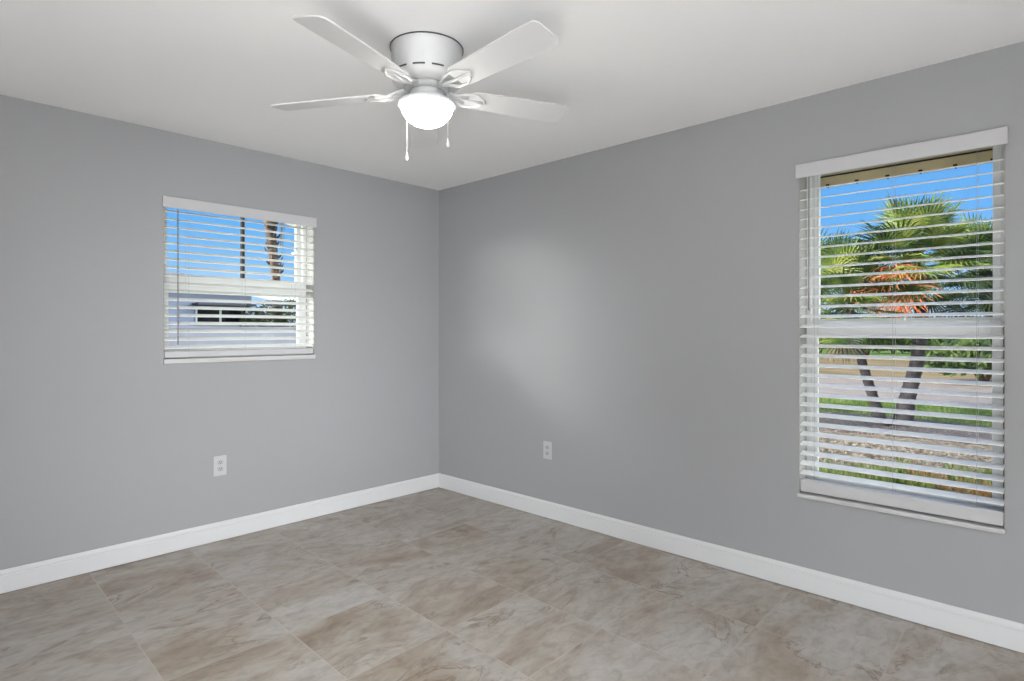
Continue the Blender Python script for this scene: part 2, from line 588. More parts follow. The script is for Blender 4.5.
baseboard('baseboard_left', (XB, 0, 0), (0, 0, 0), (0, -1, 0), 'white baseboard along the foot of the wall with the small window')
baseboard('baseboard_right', (0, YB, 0), (0, -0.014, 0), (-1, 0, 0), 'white baseboard along the foot of the wall with the tall window')


# ------------------------------------------------------------------ windows and blinds
# a window is described in its own frame: u along the wall, v outwards, z up; T maps it to the world
def TL(u, v, z):
    return Vector((u, v, z))


def TR(u, v, z):
    return Vector((v, u, z))


def tbox(m, T, lo, hi):
    p, q = T(*lo), T(*hi)
    m.box((min(p.x, q.x), min(p.y, q.y), min(p.z, q.z)), (max(p.x, q.x), max(p.y, q.y), max(p.z, q.z)))
    return m


def frame_boxes(m, T, a0, a1, z0, z1, v0, v1, ws, wt, wb):
    tbox(m, T, (a0, v0, z0), (a0 + ws, v1, z1))
    tbox(m, T, (a1 - ws, v0, z0), (a1, v1, z1))
    tbox(m, T, (a0 + ws, v0, z1 - wt), (a1 - ws, v1, z1))
    tbox(m, T, (a0 + ws, v0, z0), (a1 - ws, v1, z0 + wb))
    return m


def make_window(n, T, w, rail, label, fw, sillz, gasket_side=None):
    a0, a1, z0, z1 = w['a0'], w['a1'], w['z0'], w['z1']
    root = empty('window_%d' % n, T((a0 + a1) / 2, 0.14, sillz))
    struct(root, label, 'window')
    inv = -root.location

    def part(m, name, mt, parent=None, bevel=0.0):
        o = m.build(name, mt, parent or root, bevel=bevel)
        o.location = inv if parent is None else (0, 0, 0)
        return o
    # painted lining of the reveal (two jambs and a head)
    m = MB()
    tbox(m, T, (a0, 0.002, sillz), (a0 + 0.006, 0.11, z1))
    tbox(m, T, (a1 - 0.006, 0.002, sillz), (a1, 0.11, z1))
    tbox(m, T, (a0, 0.002, z1 - 0.006), (a1, 0.11, z1))
    part(m, 'reveal_lining', MT['reveal'])
    # sill slab
    m = MB()
    tbox(m, T, (a0 + 0.001, -0.016, z0 + 0.001), (a1 - 0.001, 0.11, sillz))
    part(m, 'window_sill', MT['sill'], bevel=0.003)
    # fixed frame
    m = MB()
    f1 = fw * 0.5
    frame_boxes(m, T, a0, a1, sillz, z1, 0.11, 0.175, f1, 0.014, 0.03)
    part(m, 'frame', MT['vinyl'], bevel=0.002)
    # upper sash (further out) and lower sash (nearer)
    s = fw - f1
    r0, r1 = rail
    m = MB()
    frame_boxes(m, T, a0 + f1, a1 - f1, r0, z1 - 0.014, 0.145, 0.17, s, 0.014, r1 - r0)
    up = part(m, 'upper_sash', MT['vinyl'], bevel=0.002)
    m = MB()
    tbox(m, T, (a0 + fw, 0.156, r1), (a1 - fw, 0.160, z1 - 0.028))
    part(m, 'glass_pane', MT['glass'], up)
    m = MB()
    frame_boxes(m, T, a0 + f1, a1 - f1, sillz + 0.03, r1 - 0.012, 0.116, 0.143, s, r1 - r0, 0.045)
    tbox(m, T, ((a0 + a1) / 2 - 0.05, 0.108, sillz + 0.045), ((a0 + a1) / 2 + 0.05, 0.116, sillz + 0.055))
    lo = part(m, 'lower_sash', MT['vinyl'], bevel=0.002)
    m = MB()
    tbox(m, T, (a0 + fw, 0.127, sillz + 0.075), (a1 - fw, 0.131, r0 - 0.012))
    part(m, 'glass_pane', MT['glass'], lo)
    m = MB()
    tbox(m, T, ((a0 + a1) / 2 - 0.03, 0.108, r1 - 0.012), ((a0 + a1) / 2 + 0.03, 0.135, r1))
    part(m, 'sash_lock', MT['vinyl'], lo)
    if gasket_side is not None:
        m = MB()
        g = a0 + 0.012 if gasket_side < 0 else a1 - 0.016
        tbox(m, T, (g, 0.104, sillz + 0.03), (g + 0.005, 0.11, r0 + 0.035))
        o = part(m, 'track_gasket', MT['gasket'])
        o['label'] = 'black weather strip in the sash track'
    return root


make_window(1, TL, W1, (1.545, 1.625), 'small white single-hung window in the left grey wall', 0.062, 1.122)
make_window(2, TR, W2, (1.270, 1.345), 'tall white single-hung window in the right grey wall', 0.055, 0.480, gasket_side=-1)


def make_blind(T, w, zlow, nslat, pitch, rail, val, cords, wand, tilt_deg, label):
    """wand: (u, ztop, zbottom)"""
    a0, a1 = w['a0'] + 0.008, w['a1'] - 0.008
    root = empty('window_blind', T((w['a0'] + w['a1']) / 2, 0.028, rail[0]))
    tag(root, label, 'blind', 'horizontal slat blinds')
    inv = -root.location

    def part(m, name, mt, parent=None, bevel=0.0):
        o = m.build(name, mt, parent or root, bevel=bevel)
        o.location = inv if parent is None else (0, 0, 0)
        return o
    # valance with short returns and a headrail behind it
    v0, v1 = val
    e = 0.006
    m = MB()
    tbox(m, T, (w['a0'] - e, -0.020, v0), (w['a1'] + e, -0.006, v1))
    tbox(m, T, (w['a0'] - e, -0.006, v0), (w['a0'] - e + 0.010, -0.001, v1))
    tbox(m, T, (w['a1'] + e - 0.010, -0.006, v0), (w['a1'] + e, -0.001, v1))
    vo = part(m, 'valance', MT['valance'], bevel=0.003)
    m = MB()
    tbox(m, T, (a0, 0.003, v0 + 0.020), (a1, 0.055, v1 - 0.010))
    part(m, 'headrail', MT['valance'])
    # slats: slightly crowned, tipped towards the room
    m = MB()
    tilt = math.radians(tilt_deg)
    for k in range(nslat):
        z = zlow + k * pitch
        top, bot = [], []
        for j in range(5):
            s = (j / 4 - 0.5) * 0.050
            crown = 0.0022 * (1 - (2 * j / 4 - 1) ** 2)
            vv = 0.028 + s * math.cos(tilt)
            zz = z + s * math.sin(tilt) + crown
            top.append((vv, zz + 0.0016))
            bot.append((vv, zz - 0.0016))
        ring = top + bot[::-1]
        rings = []
        for u in (a0, a1):
            rings.append([T(u, q[0], q[1]) for q in ring])
        m.loft(rings, True, True, False)
    part(m, 'slats', MT['slat'])
    m = MB()
    tbox(m, T, (a0, 0.003, rail[0]), (a1, 0.053, rail[1]))
    part(m, 'bottom_rail', MT['valance'], bevel=0.006)
    for u in cords:
        m = MB()
        for vv in (0.0015, 0.0545):
            m.tube([T(u, vv, rail[1]), T(u, vv, v0 + 0.02)], 0.0006, 5)
        co = part(m, 'ladder_cord', MT['cord'])
        m = MB()
        m.lathe([(0.006, -0.004), (0.006, 0.0), (0.003, 0.001)], 12)
        m.bm.transform(Matrix.Translation(T(u, 0.028, rail[0])))
        part(m, 'cord_button', MT['slat'], co)
    m = MB()
    u, zt, zb = wand
    m.tube([T(u, -0.006, zt), T(u, -0.008, zb + 0.05), T(u, -0.008, zb)], [0.0028, 0.0034, 0.0045], 6)
    wo_ = part(m, 'tilt_wand', MT['wand'])
    wo_['label'] = 'thin grey tilt wand'
    return root


make_blind(TL, W1, 1.190, 18, 0.0467, (1.128, 1.166), (1.997, 2.061), (-1.90, -1.57, -1.24), (-1.961, 1.995, 1.205), 20,
           'white slat blind in the small square window of the left wall')
make_blind(TR, W2, 0.580, 30, 0.0485, (0.488, 0.547), (2.040, 2.108), (-2.875, -3.205, -3.505), (-2.853, 2.04, 1.385), 14,
           'white slat blind in the tall window of the right wall')


# ------------------------------------------------------------------ wall outlets
def make_outlet(loc, rz, label):
    root = empty('wall_outlet', loc, rz)                 # local: +Y into the room
    tag(root, label, 'outlet')
    m = MB()
    m.box((-0.038, 0.0005, -0.061), (0.038, 0.006, 0.061))
    m.build('cover_plate', MT['plate'], root, bevel=0.003)
    for dz in (0.0205, -0.0205):
        m = MB()
        ring = []
        for k in range(24):
            a = 2 * PI * k / 24
            ring.append((0.0172 * math.cos(a), max(-0.0125, min(0.0125, 0.0172 * math.sin(a))) + dz))
        m.loft([[Vector((x, 0.0055, z)) for x, z in ring], [Vector((x, 0.0078, z)) for x, z in ring]], True, True, False)
        fo = m.build('receptacle', MT['recept'], root)
        m = MB()
        m.box((-0.0075, 0.0074, dz - 0.001), (-0.0052, 0.0082, dz + 0.008))
        m.box((0.0052, 0.0074, dz), (0.0075, 0.0082, dz + 0.007))
        m.tube([(0, 0.0072, dz - 0.0065), (0, 0.0082, dz - 0.0065)], 0.0028, 10)
        m.build('slot', MT['dark'], fo)
    m = MB()
    m.tube([(0, 0.0055, 0), (0, 0.0072, 0)], 0.0035, 12)
    m.build('screw', MT['recept'], root)
    return root


make_outlet((-1.724, 0, 0.459), PI, 'white duplex outlet low on the left wall below the small window')
make_outlet((0, -1.172, 0.465), PI / 2, 'white duplex outlet low on the right wall between the corner and tall window')


# ------------------------------------------------------------------ ceiling fan
FC = Vector((-1.603, -1.879, H))
BLADE_ANGLES = [math.radians(-162.7 + 72 * k) for k in range(5)]
BLADE_LIFT = [math.radians(v) for v in (0.0, 1.8, 1.6, -1.5, -2.4)]      # the blades hang a little unevenly


def make_fan():
    root = empty('ceiling_fan', FC)
    tag(root, 'white five-blade flush-mount ceiling fan with a lit glass bowl', 'ceiling fan')
    m = MB()
    m.lathe([(0.1475, 0.0), (0.1475, -0.004), (0.1435, -0.006), (0.1435, -0.128), (0.140, -0.140), (0.128, -0.150), (0.100, -0.155), (0.085, -0.155)], 72)
    hs = m.build('motor_housing', MT['fan'], root)
    m = MB()
    m.lathe([(0.1480, -0.0005), (0.1495, -0.002), (0.1495, -0.005), (0.1480, -0.0065)], 72, cap=False)
    m.build('mounting_ring', MT['slot'], hs)
    # ventilation slots round the lower rim
    for k in range(12):
        c = 2 * PI * (k + 0.3) / 12
        half = 0.17
        m = MB()
        rings = []
        for j in range(9):
            a = c - half + 2 * half * j / 8
            ca, sa = math.cos(a), math.sin(a)
            rings.append([Vector((r * ca, r * sa, z)) for r, z in ((0.142, -0.117), (0.1441, -0.117), (0.1441, -0.124), (0.142, -0.124))])
        m.loft(rings, True, True, False)
        m.build('vent_slot', MT['slot'], hs)
    m = MB()
    m.lathe([(0.086, -0.154), (0.092, -0.158), (0.092, -0.172), (0.080, -0.176), (0.070, -0.176)], 48)
    m.build('flywheel', MT['recept'], root)
    # switch housing with the light fitter pan
    m = MB()
    m.lathe([(0.060, -0.174), (0.069, -0.178), (0.070, -0.200), (0.074, -0.206), (0.098, -0.214), (0.114, -0.222), (0.1185, -0.226), (0.1185, -0.234), (0.112, -0.236), (0.05, -0.234)], 64)
    lk = m.build('light_fitter', MT['fan'], root)
    m = MB()
    prof = [(0.106, -0.2355)]
    for j in range(1, 14):
        t = j / 13 * PI / 2
        prof.append((0.106 * math.cos(t) if j < 13 else 0.0002, -0.2355 - 0.084 * math.sin(t)))
    m.lathe(prof, 56)
    g = m.build('glass_bowl', MT['bowl'], lk)
    g['label'] = 'glowing frosted glass bowl'
    # blades
    for k in range(5):
        a = BLADE_ANGLES[k]
        R = Matrix.Rotation(a, 4, 'Z')
        P = Matrix.Rotation(math.radians(-12.0), 4, 'X')          # pitch about the blade's own axis
        base = Matrix.Translation((0, 0, -0.178))
        T = R @ base @ Matrix.Rotation(-BLADE_LIFT[k], 4, 'Y') @ P
        r0, r1 = 0.180, 0.660
        outline = []
        wr, wt = 0.058, 0.070                                       # half widths root / tip
        N = 12

        def hw(r):
            t = (r - r0) / (r1 - r0)
            return wr + (wt - wr) * min(1, t * 1.3)
        rs = [r0 + (r1 - r0 - 0.028) * i / 10 for i in range(11)]
        edge = [(r0, wr - 0.02)] + [(r0 + 0.02, hw(r0 + 0.02))] + [(r, hw(r)) for r in rs[1:]]
        for i in range(1, 7):                                       # rounded tip corner
            t = i / 6 * PI / 2
            edge.append((r1 - 0.028 + 0.028 * math.sin(t), wt - 0.028 + 0.028 * math.cos(t)))
        up = edge
        dn = [(r, -h) for r, h in reversed(edge)]
        ring = up + dn
        m = MB()
        m.loft([[T @ Vector((r, h, -0.0028)) for r, h in ring], [T @ Vector((r, h, 0.0028)) for r, h in ring]], True, True, False)
        bl = m.build('blade', MT['blade'], root)
        # blade iron: a forked bracket from the flywheel to the blade root
        m = MB()
        z = -0.008
        q0 = R @ Vector((0.082, 0, -0.166))
        for s in (-1, 1):
            pts = [R @ Vector((0.082, 0.012 * s, -0.167)), R @ Vector((0.120, 0.020 * s, -0.176))] + \
                  [T @ Vector((0.160, 0.040 * s, -0.008)), T @ Vector((0.205, 0.046 * s, -0.0065)), T @ Vector((0.240, 0.026 * s, -0.0065)), T @ Vector((0.262, 0.0, -0.0065))]
            m.tube(pts, [0.008, 0.007, 0.0065, 0.0055, 0.0055, 0.006], 8)
        m.tube([R @ Vector((0.078, 0, -0.166)), R @ Vector((0.12, 0, -0.176)), T @ Vector((0.17, 0, -0.008)), T @ Vector((0.262, 0, -0.0065))], [0.010, 0.008, 0.006, 0.006], 8)
        m.build('blade_iron', MT['fan'], bl)
        for sx, sy in ((0.205, 0.046), (0.205, -0.046), (0.262, 0.0)):
            m = MB()
            p = T @ Vector((sx, sy, -0.0115))
            m.lathe([(0.0045, 0.0045), (0.006, 0.002), (0.004, -0.001)], 10, c=p)
            m.build('screw', MT['chain'], bl)
    # pull chains
    f = Vector((math.cos(YAW), math.sin(YAW), 0))
    r = Vector((math.sin(YAW), -math.cos(YAW), 0))
    for (lat, dep, lab) in ((-0.099, 0.095, 'left pull chain with a small pendant'), (0.096, -0.09, 'right pull chain with a small pendant')):
        d = (r * lat + f * dep)
        n = d.normalized()
        m = MB()
        zend = -0.395
        pts = [n * 0.066 + Vector((0, 0, -0.190)), n * 0.10 + Vector((0, 0, -0.196)), n * 0.122 + Vector((0, 0, -0.207)), d + Vector((0, 0, -0.226)), d + Vector((0, 0, zend))]
        m.tube(pts, 0.0012, 6)
        zz = -0.23
        while zz > zend:
            m.lathe([(0.0004, 0.0018), (0.0018, 0), (0.0004, -0.0018)], 6, c=(d.x, d.y, zz))
            zz -= 0.0052
        ch = m.build('pull_chain', MT['chain'], root)
        ch['label'] = lab
        m = MB()
        m.lathe([(0.0006, 0.0), (0.003, -0.002), (0.0035, -0.010), (0.0062, -0.024), (0.0058, -0.031), (0.003, -0.036), (0.0005, -0.037)], 14, c=(d.x, d.y, zend))
        m.build('chain_pendant', MT['fan'], ch)


make_fan()


# ------------------------------------------------------------------ outside: this house's shell
GZ = -0.20
b = MB()
b.box((TH, YB - 3, H + 0.02 - 0.26), (0.70, 3.0, H + 0.02 - 0.24))       # soffit board, z 2.20
struct(b.build('eave_soffit', MT['soffit']), 'tan soffit under the eave outside the tall window', 'eave')
b = MB()
b.box((0.70, YB - 3, 2.135), (0.725, 3.0, 2.36))
struct(b.build('eave_fascia', MT['fascia']), 'tan fascia board hanging along the eave outside the tall window', 'eave')
b = MB()
b.box((0.692, YB - 3, 2.192), (0.6995, 3.0, 2.199))
struct(b.build('eave_trim_strip', MT['darkbrown']), 'thin dark strip where the eave soffit meets its fascia', 'eave')
for k in range(6):
    m = MB()
    y = -2.74 - k * 0.152
    m.box((0.690, y - 0.009, 2.135), (0.6995, y + 0.009, 2.149))
    m.tube([(0.695, y, 2.137), (0.695, y - 0.002, 2.130), (0.697, y - 0.004, 2.127)], 0.003, 6)
    tag(m.build('eave_clip', MT['darkbrown']), ('leftmost', 'second', 'third', 'fourth', 'fifth', 'rightmost')[k] +
        (' from the left' if 0 < k < 5 else '') + ' of the six small dark clips on the eave fascia', 'clip', 'dark clips along the eave fascia')
b = MB()
b.box((XB - 1, TH, 2.28), (0.75, TH + 0.45, 2.30))
b.box((XB - 1, TH + 0.45, 2.24), (0.75, TH + 0.47, 2.44))
struct(b.build('gable_eave', MT['fascia']), 'tan eave above the outside of the small window', 'eave')
b = MB()
b.poly([(0.75, YB - 3, 2.37), (0.75, 3, 2.37), (-2.2, 3, 3.25), (-2.2, YB - 3, 3.25)])
b.poly([(0.75, YB - 3, 2.46), (0.75, 3, 2.46), (-2.2, 3, 3.35), (-2.2, YB - 3, 3.35)])
b.poly([(0.75, YB - 3, 2.37), (0.75, 3, 2.37), (0.75, 3, 2.46), (0.75, YB - 3, 2.46)])
b.poly([(XB - 1, TH + 0.47, 2.44), (0.75, TH + 0.47, 2.44), (-2.2, TH + 0.47, 3.25)])
b.poly([(-2.2, YB - 3, 3.25), (-2.2, 3, 3.25), (XB - 2, 3, 2.40), (XB - 2, YB - 3, 2.40)])
struct(b.build('roof', MT['roofwhite']), 'pale pitched roof over the room', 'roof')

# ------------------------------------------------------------------ outside: ground


def ground(name, x0, x1, y0, y1, z, m, label, cat):
    bb = MB()
    bb.box((x0, y0, z - 0.15), (x1, y1, z))
    return struct(bb.build(name, MT[m]), label, cat)


ground('lawn', -30, 90, -60, 110, GZ - 0.02, 'lawn', 'green lawn outside the windows', 'lawn')
ground('gravel_bed', 0.2, 7.6, -8, 3, GZ, 'gravel', 'tan gravel bed outside the tall window', 'gravel bed')
b = MB()  # mulch whose outline and dark colour also carry the palms' band of shade
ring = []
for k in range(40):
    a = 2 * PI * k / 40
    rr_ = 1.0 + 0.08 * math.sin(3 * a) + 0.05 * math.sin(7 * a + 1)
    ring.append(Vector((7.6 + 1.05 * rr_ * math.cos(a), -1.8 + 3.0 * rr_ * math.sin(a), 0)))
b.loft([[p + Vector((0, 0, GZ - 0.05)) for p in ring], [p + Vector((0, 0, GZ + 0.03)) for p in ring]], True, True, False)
struct(b.build('mulch_bed', MT['mulch']), 'mulch bed around the palm trunks, coloured dark for their shade', 'mulch bed')
ground('road', 11.8, 17.2, -60, 70, GZ, 'concrete', 'pale concrete road beyond the lawn', 'road')
ground('verge', 17.2, 34, -60, 80, GZ + 0.01, 'drygrass', 'tan dry grass verge across the road', 'verge')
ground('side_drive', -12, 9.5, 5.5, 12.5, GZ, 'concrete', 'pale concrete drive in front of the neighbouring house', 'driveway')

# grass blades on the lawn strip, pebbles on the gravel: nobody could count them
m = MB()
for k in range(9000):
    x = rnd.uniform(8.2, 11.8)
    y = rnd.uniform(-4.2, 2.2)
    a = rnd.uniform(0, PI)
    h = rnd.uniform(0.03, 0.08)
    dx, dy = math.cos(a) * 0.008, math.sin(a) * 0.008
    lx, ly = rnd.uniform(-.03, .03), rnd.uniform(-.03, .03)
    m.poly([(x - dx, y - dy, GZ - 0.02), (x + dx, y + dy, GZ - 0.02), (x + lx, y + ly, GZ - 0.02 + h)])
tag(m.build('grass', MT['grass']), 'short green grass between the mulch bed and the road', 'grass', kind='stuff')
m = MB()
for k in range(1800):
    x = rnd.uniform(3.4, 6.2)
    y = rnd.uniform(-3.8, -0.6)
    s = rnd.uniform(0.012, 0.035)
    mm = Matrix.Translation((x, y, GZ + s * 0.3)) @ Matrix.Rotation(rnd.uniform(0, 6), 4, 'Z') @ Matrix.Diagonal((s, s * rnd.uniform(.6, 1), s * .6, 1))
    bmesh.ops.create_icosphere(m.bm, subdivisions=1, radius=1.0, matrix=mm)
tag(m.build('pebbles', MT['pebble']), 'loose tan pebbles lying on the gravel bed', 'pebbles', kind='stuff')


# ------------------------------------------------------------------ outside: plants
def fan_leaf(m, P, out, size, petiole, rr, droop=0.25, seg=30, span=2.6):
    """one fan-palm leaf: petiole from P along out, then a pleated fan of pointed segments"""
    out = out.normalized()
    side = out.cross(Vector((0, 0, 1)))
    if side.length < 1e-3:
        side = Vector((1, 0, 0))
    side.normalize()
    nrm = side.cross(out).normalized()
    tip = P + out * petiole + Vector((0, 0, -droop * petiole * 0.25))
    m.tube([P, P + out * petiole * 0.5 + nrm * 0.02, tip], [0.012, 0.008, 0.006], 5)
    for i in range(seg):
        a = (i / (seg - 1) - 0.5) * span * 1.8
        L = size * (0.70 + 0.30 * math.cos(a * 0.55)) * rr.uniform(0.86, 1.06)
        d = (out * math.cos(a) + side * math.sin(a)).normalized()
        wv = (side * math.cos(a) - out * math.sin(a)).normalized()
        fold = nrm * (0.16 * abs(math.sin(a)) + rr.uniform(-.04, .04))
        w1 = 0.34 * L * span * 1.8 / seg * 0.5
        p1 = tip + (d + fold) * L * 0.34
        p2 = tip + (d + fold) * L * 0.70 + Vector((0, 0, -droop * L * 0.08))
        p3 = tip + (d + fold * 0.5) * L + Vector((0, 0, -droop * L * rr.uniform(0.15, 0.5)))
        k = nrm * (0.35 * w1)
        v = [m.bm.verts.new(q) for q in (tip, p1 - wv * w1 - k, p1 + wv * w1 - k, p2 - wv * w1 * 0.75 - k, p2 + wv * w1 * 0.75 - k, p3, p1 + k, p2 + k)]
        m.bm.faces.new((v[0], v[1], v[6]))
        m.bm.faces.new((v[0], v[6], v[2]))
        m.bm.faces.new((v[1], v[3], v[7], v[6]))
        m.bm.faces.new((v[6], v[7], v[4], v[2]))
        m.bm.faces.new((v[3], v[5], v[7]))
        m.bm.faces.new((v[7], v[5], v[4]))


def fan_palm(base, pts, rads, leaves, size, seed, label, dead=0, deaddir=None, light=0.3, group=None, petiole=0.55, browndead=0):
    rr = random.Random(seed)
    root = empty('fan_palm', base)
    tag(root, label, 'palm tree', group)
    B = Vector(base)
    loc = [Vector(p) - B for p in pts]
    m = MB()
    # ringed trunk
    fine, fr = [], []
    for i in range(len(loc) - 1):
        for j in range(8):
            t = j / 8
            fine.append(loc[i].lerp(loc[i + 1], t))
            fr.append((rads[i] * (1 - t) + rads[i + 1] * t) * (1 + 0.05 * (-1) ** j))
    fine.append(loc[-1])
    fr.append(rads[-1])
    m.tube(fine, fr, 12)
    m.build('trunk', MT['trunk'], root)
    top = loc[-1]
    ml, mg = MB(), MB()
    for k in range(leaves):
        az = k * 2.39996 + rr.uniform(-.25, .25)
        t = (k + 0.5) / leaves
        el = math.radians(82 - 118 * t + rr.uniform(-8, 8))
        out = Vector((math.cos(az) * math.cos(el), math.sin(az) * math.cos(el), math.sin(el)))
        tgt = ml if rr.random() < light else mg
        fan_leaf(tgt, top + Vector((0, 0, 0.08 - 0.22 * t)) + Vector((math.cos(az), math.sin(az), 0)) * 0.05, out, size * rr.uniform(.85, 1.1), petiole * rr.uniform(.8, 1.15), rr, 0.25 + 0.5 * t)
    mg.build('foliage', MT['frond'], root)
    y = ml.build('young_foliage', MT['frondlight'], root)
    y['label'] = 'lighter yellow-green fan leaves'
    if dead:
        md = MB()
        for k in range(dead):
            out = (Vector(deaddir) + Vector((rr.uniform(-.5, .5), rr.uniform(-.6, .6), rr.uniform(-.5, .25)))).normalized()
            fan_leaf(md, top + Vector((-0.10, 0.06, -0.12)), out, size * rr.uniform(0.8, 1.1), petiole * rr.uniform(0.5, 1.0), rr, 0.6, 22)
        o = md.build('dead_fronds', MT['dead'], root)
        o['label'] = 'dry orange-red fan leaves'
    if browndead:
        md = MB()
        for k in range(browndead):
            az = rr.uniform(0, 2 * PI)
            out = Vector((math.cos(az) * .35, math.sin(az) * .35, -1))
            fan_leaf(md, top + Vector((0, 0, -0.25)), out, size * 0.8, petiole * 0.7, rr, 0.2, 16, 1.2)
        o = md.build('dead_fronds', MT['browndead'], root)
        o['label'] = 'hanging brown dead fan leaves'
    return root


CF = Vector((math.cos(YAW), math.sin(YAW), 0))
CR = Vector((math.sin(YAW), -math.cos(YAW), 0))


def at(px, py, t):
    """world point seen at photo pixel (px, py) at depth t along the camera axis"""
    return CAM + CF * t + CR * ((px - 512) / 595 * t) + Vector((0, 0, (331 - py) / 595 * t))


pA, pB = at(882, 428, 9.2), at(902, 424, 9.2)
pA.z = pB.z = GZ
G = 'fan palms outside the tall window'
fan_palm(tuple(pA), [pA, at(874, 400, 9.2), at(862, 362, 9.25), at(852, 322, 9.3), at(848, 300, 9.35)], [0.105, 0.078, 0.065, 0.062, 0.062], 40, 0.52, 3,
         'slimmer fan palm leaning left from the mulch bed outside the tall window', light=0.3, browndead=3, group=G)
fan_palm(tuple(pB), [pB, at(907, 400, 9.2), at(917, 362, 9.2), at(922, 320, 9.2), at(914, 258, 9.2)], [0.15, 0.115, 0.095, 0.09, 0.085], 48, 0.56, 11,
         'thicker fan palm with orange dead fronds in the mulch bed outside the tall window', dead=16, deaddir=(-0.85, 0.62, -0.22), light=0.42, group=G)
pC = at(1012, 415, 10.2)
pC.z = GZ
fan_palm(tuple(pC), [pC, at(1004, 360, 10.2), at(985, 276, 10.1)], [0.16, 0.12, 0.11], 44, 0.56, 23,
         'fan palm at the right edge of the tall window behind the thicker palm', light=0.35, group=G)
pD = at(790, 405, 10.8)
pD.z = GZ
fan_palm(tuple(pD), [pD, at(800, 340, 10.8), at(820, 288, 10.8)], [0.14, 0.12, 0.10], 40, 0.54, 31,
         'fan palm at the left edge of the tall window behind the slimmer palm', light=0.2, group=G)


def strap_plant(loc, n, length, seed, mt, label, group):
    rr = random.Random(seed)
    m = MB()
    for k in range(n):
        az = rr.uniform(0, 2 * PI)
        el = math.radians(rr.uniform(35, 85))
        L = length * rr.uniform(.6, 1.1)
        out = Vector((math.cos(az) * math.cos(el), math.sin(az) * math.cos(el), math.sin(el)))
        sd_ = Vector((-math.sin(az), math.cos(az), 0)) * rr.uniform(0.006, 0.012)
        p0 = Vector((rr.uniform(-.07, .07), rr.uniform(-.07, .07), -0.01))
        p1 = p0 + out * L * 0.55
        p2 = p0 + out * L * 0.95 + Vector((0, 0, -0.25 * L * math.cos(el)))
        m.poly([p0 - sd_ * .6, p0 + sd_ * .6, p1 + sd_, p1 - sd_])
        m.poly([p1 - sd_, p1 + sd_, p2])
    o = m.build('low_shrub', MT[mt], None, loc)
    tag(o, label, 'shrub', group)
    return o


gs = 'low strap-leaved plants outside the tall window'
for i, (px, py, mt, n) in enumerate(((835, 484, 'strap', 60), (868, 485, 'strap', 80), (893, 482, 'strap', 90), (905, 470, 'strap', 70), (928, 490, 'strap', 60),
                                     (948, 492, 'reddish', 70), (978, 497, 'reddish', 70), (850, 493, 'strap', 60), (920, 476, 'reddish', 50), (968, 484, 'strap', 55),
                                     (828, 474, 'strap', 40), (990, 476, 'strap', 45), (842, 478, 'strap', 60), (880, 492, 'strap', 80), (910, 486, 'strap', 80),
                                     (935, 481, 'reddish', 60), (958, 474, 'strap', 60), (885, 474, 'strap', 60), (862, 474, 'strap', 45), (820, 488, 'strap', 60), (1000, 490, 'strap', 60))):
    t = (CAM.z - GZ) * 595 / (py + 10 - 331)
    p = at(px, py + 10, t)
    p.z = GZ
    strap_plant(p, n, 0.30, 50 + i, mt,
                'low yellow-green strap-leaved plant on the gravel just outside the tall window' if mt == 'strap' else
                'low rust-tinted strap-leaved plant on the gravel just outside the tall window', gs)


def bush(loc, rx, ry, rz, n, seed, name, label, group=None, mt='bush', leaf=0.12):
    rr = random.Random(seed)
    root = empty(name, loc)
    tag(root, label, 'tree' if 'tree' in name else 'shrub', group)
    m = MB()
    for k in range(n):
        u, v = rr.uniform(0, 2 * PI), rr.uniform(-0.6, 1)
        q = math.sqrt(max(0, 1 - v * v))
        s = rr.uniform(0.65, 1.03) * (1 + 0.15 * math.sin(3 * u + seed) * math.cos(4 * v))
        c = Vector((rx * q * math.cos(u) * s, ry * q * math.sin(u) * s, rz * (0.62 + 0.6 * v * s)))
        a = Vector((rr.uniform(-1, 1), rr.uniform(-1, 1), rr.uniform(-1, 1))).normalized()
        bb_ = a.orthogonal().normalized()
        l = leaf * rr.uniform(.6, 1.3)
        m.poly([c - a * l, c + bb_ * l * .45, c + a * l, c - bb_ * l * .45])
    m.build('foliage', MT[mt], root)
    m = MB()
    for k in range(4):
        az = rr.uniform(0, 2 * PI)
        m.tube([(0, 0, -0.02), (0.25 * rx * math.cos(az), 0.25 * ry * math.sin(az), rz * 0.5), (0.55 * rx * math.cos(az), 0.55 * ry * math.sin(az), rz * 0.9)],
               [0.05 * rz, 0.035 * rz, 0.015 * rz], 6)
    m.build('stem', MT['boots'], root)
    return root


# across the road: hedge, trees, a pale house
def gp(px, t, z=GZ):
    p = at(px, 331, t)
    p.z = z
    return p


bush(gp(985, 16.5), 1.5, 1.5, 1.1, 1500, 1, 'round_bush', 'rounded green bush beyond the road at the right of the tall window', leaf=0.14)
hz = ((800, 33), (838, 39), (866, 33), (893, 39), (921, 33), (946, 39), (976, 33), (1005, 39))
for i, (px, t) in enumerate(hz):
    bush(gp(px, t), 1.1, 1.15, 1.15 + 0.25 * (i % 3), 700, 60 + i, 'hedge_bush', ('first', 'second', 'third', 'fourth', 'fifth', 'sixth', 'seventh', 'last')[i] + ' from the left of the dark hedge bushes far across the road', 'hedge bushes across the road', leaf=0.28)
for i, (px, t) in enumerate(((848, 47), (908, 49), (968, 47))):
    bush(gp(px, t), 2.0, 2.0, 2.0, 900, 80 + i, 'far_tree', ('left', 'middle', 'right')[i] + ' one of the three leafy trees far behind the hedge across the road', 'trees far across the road', leaf=0.4)


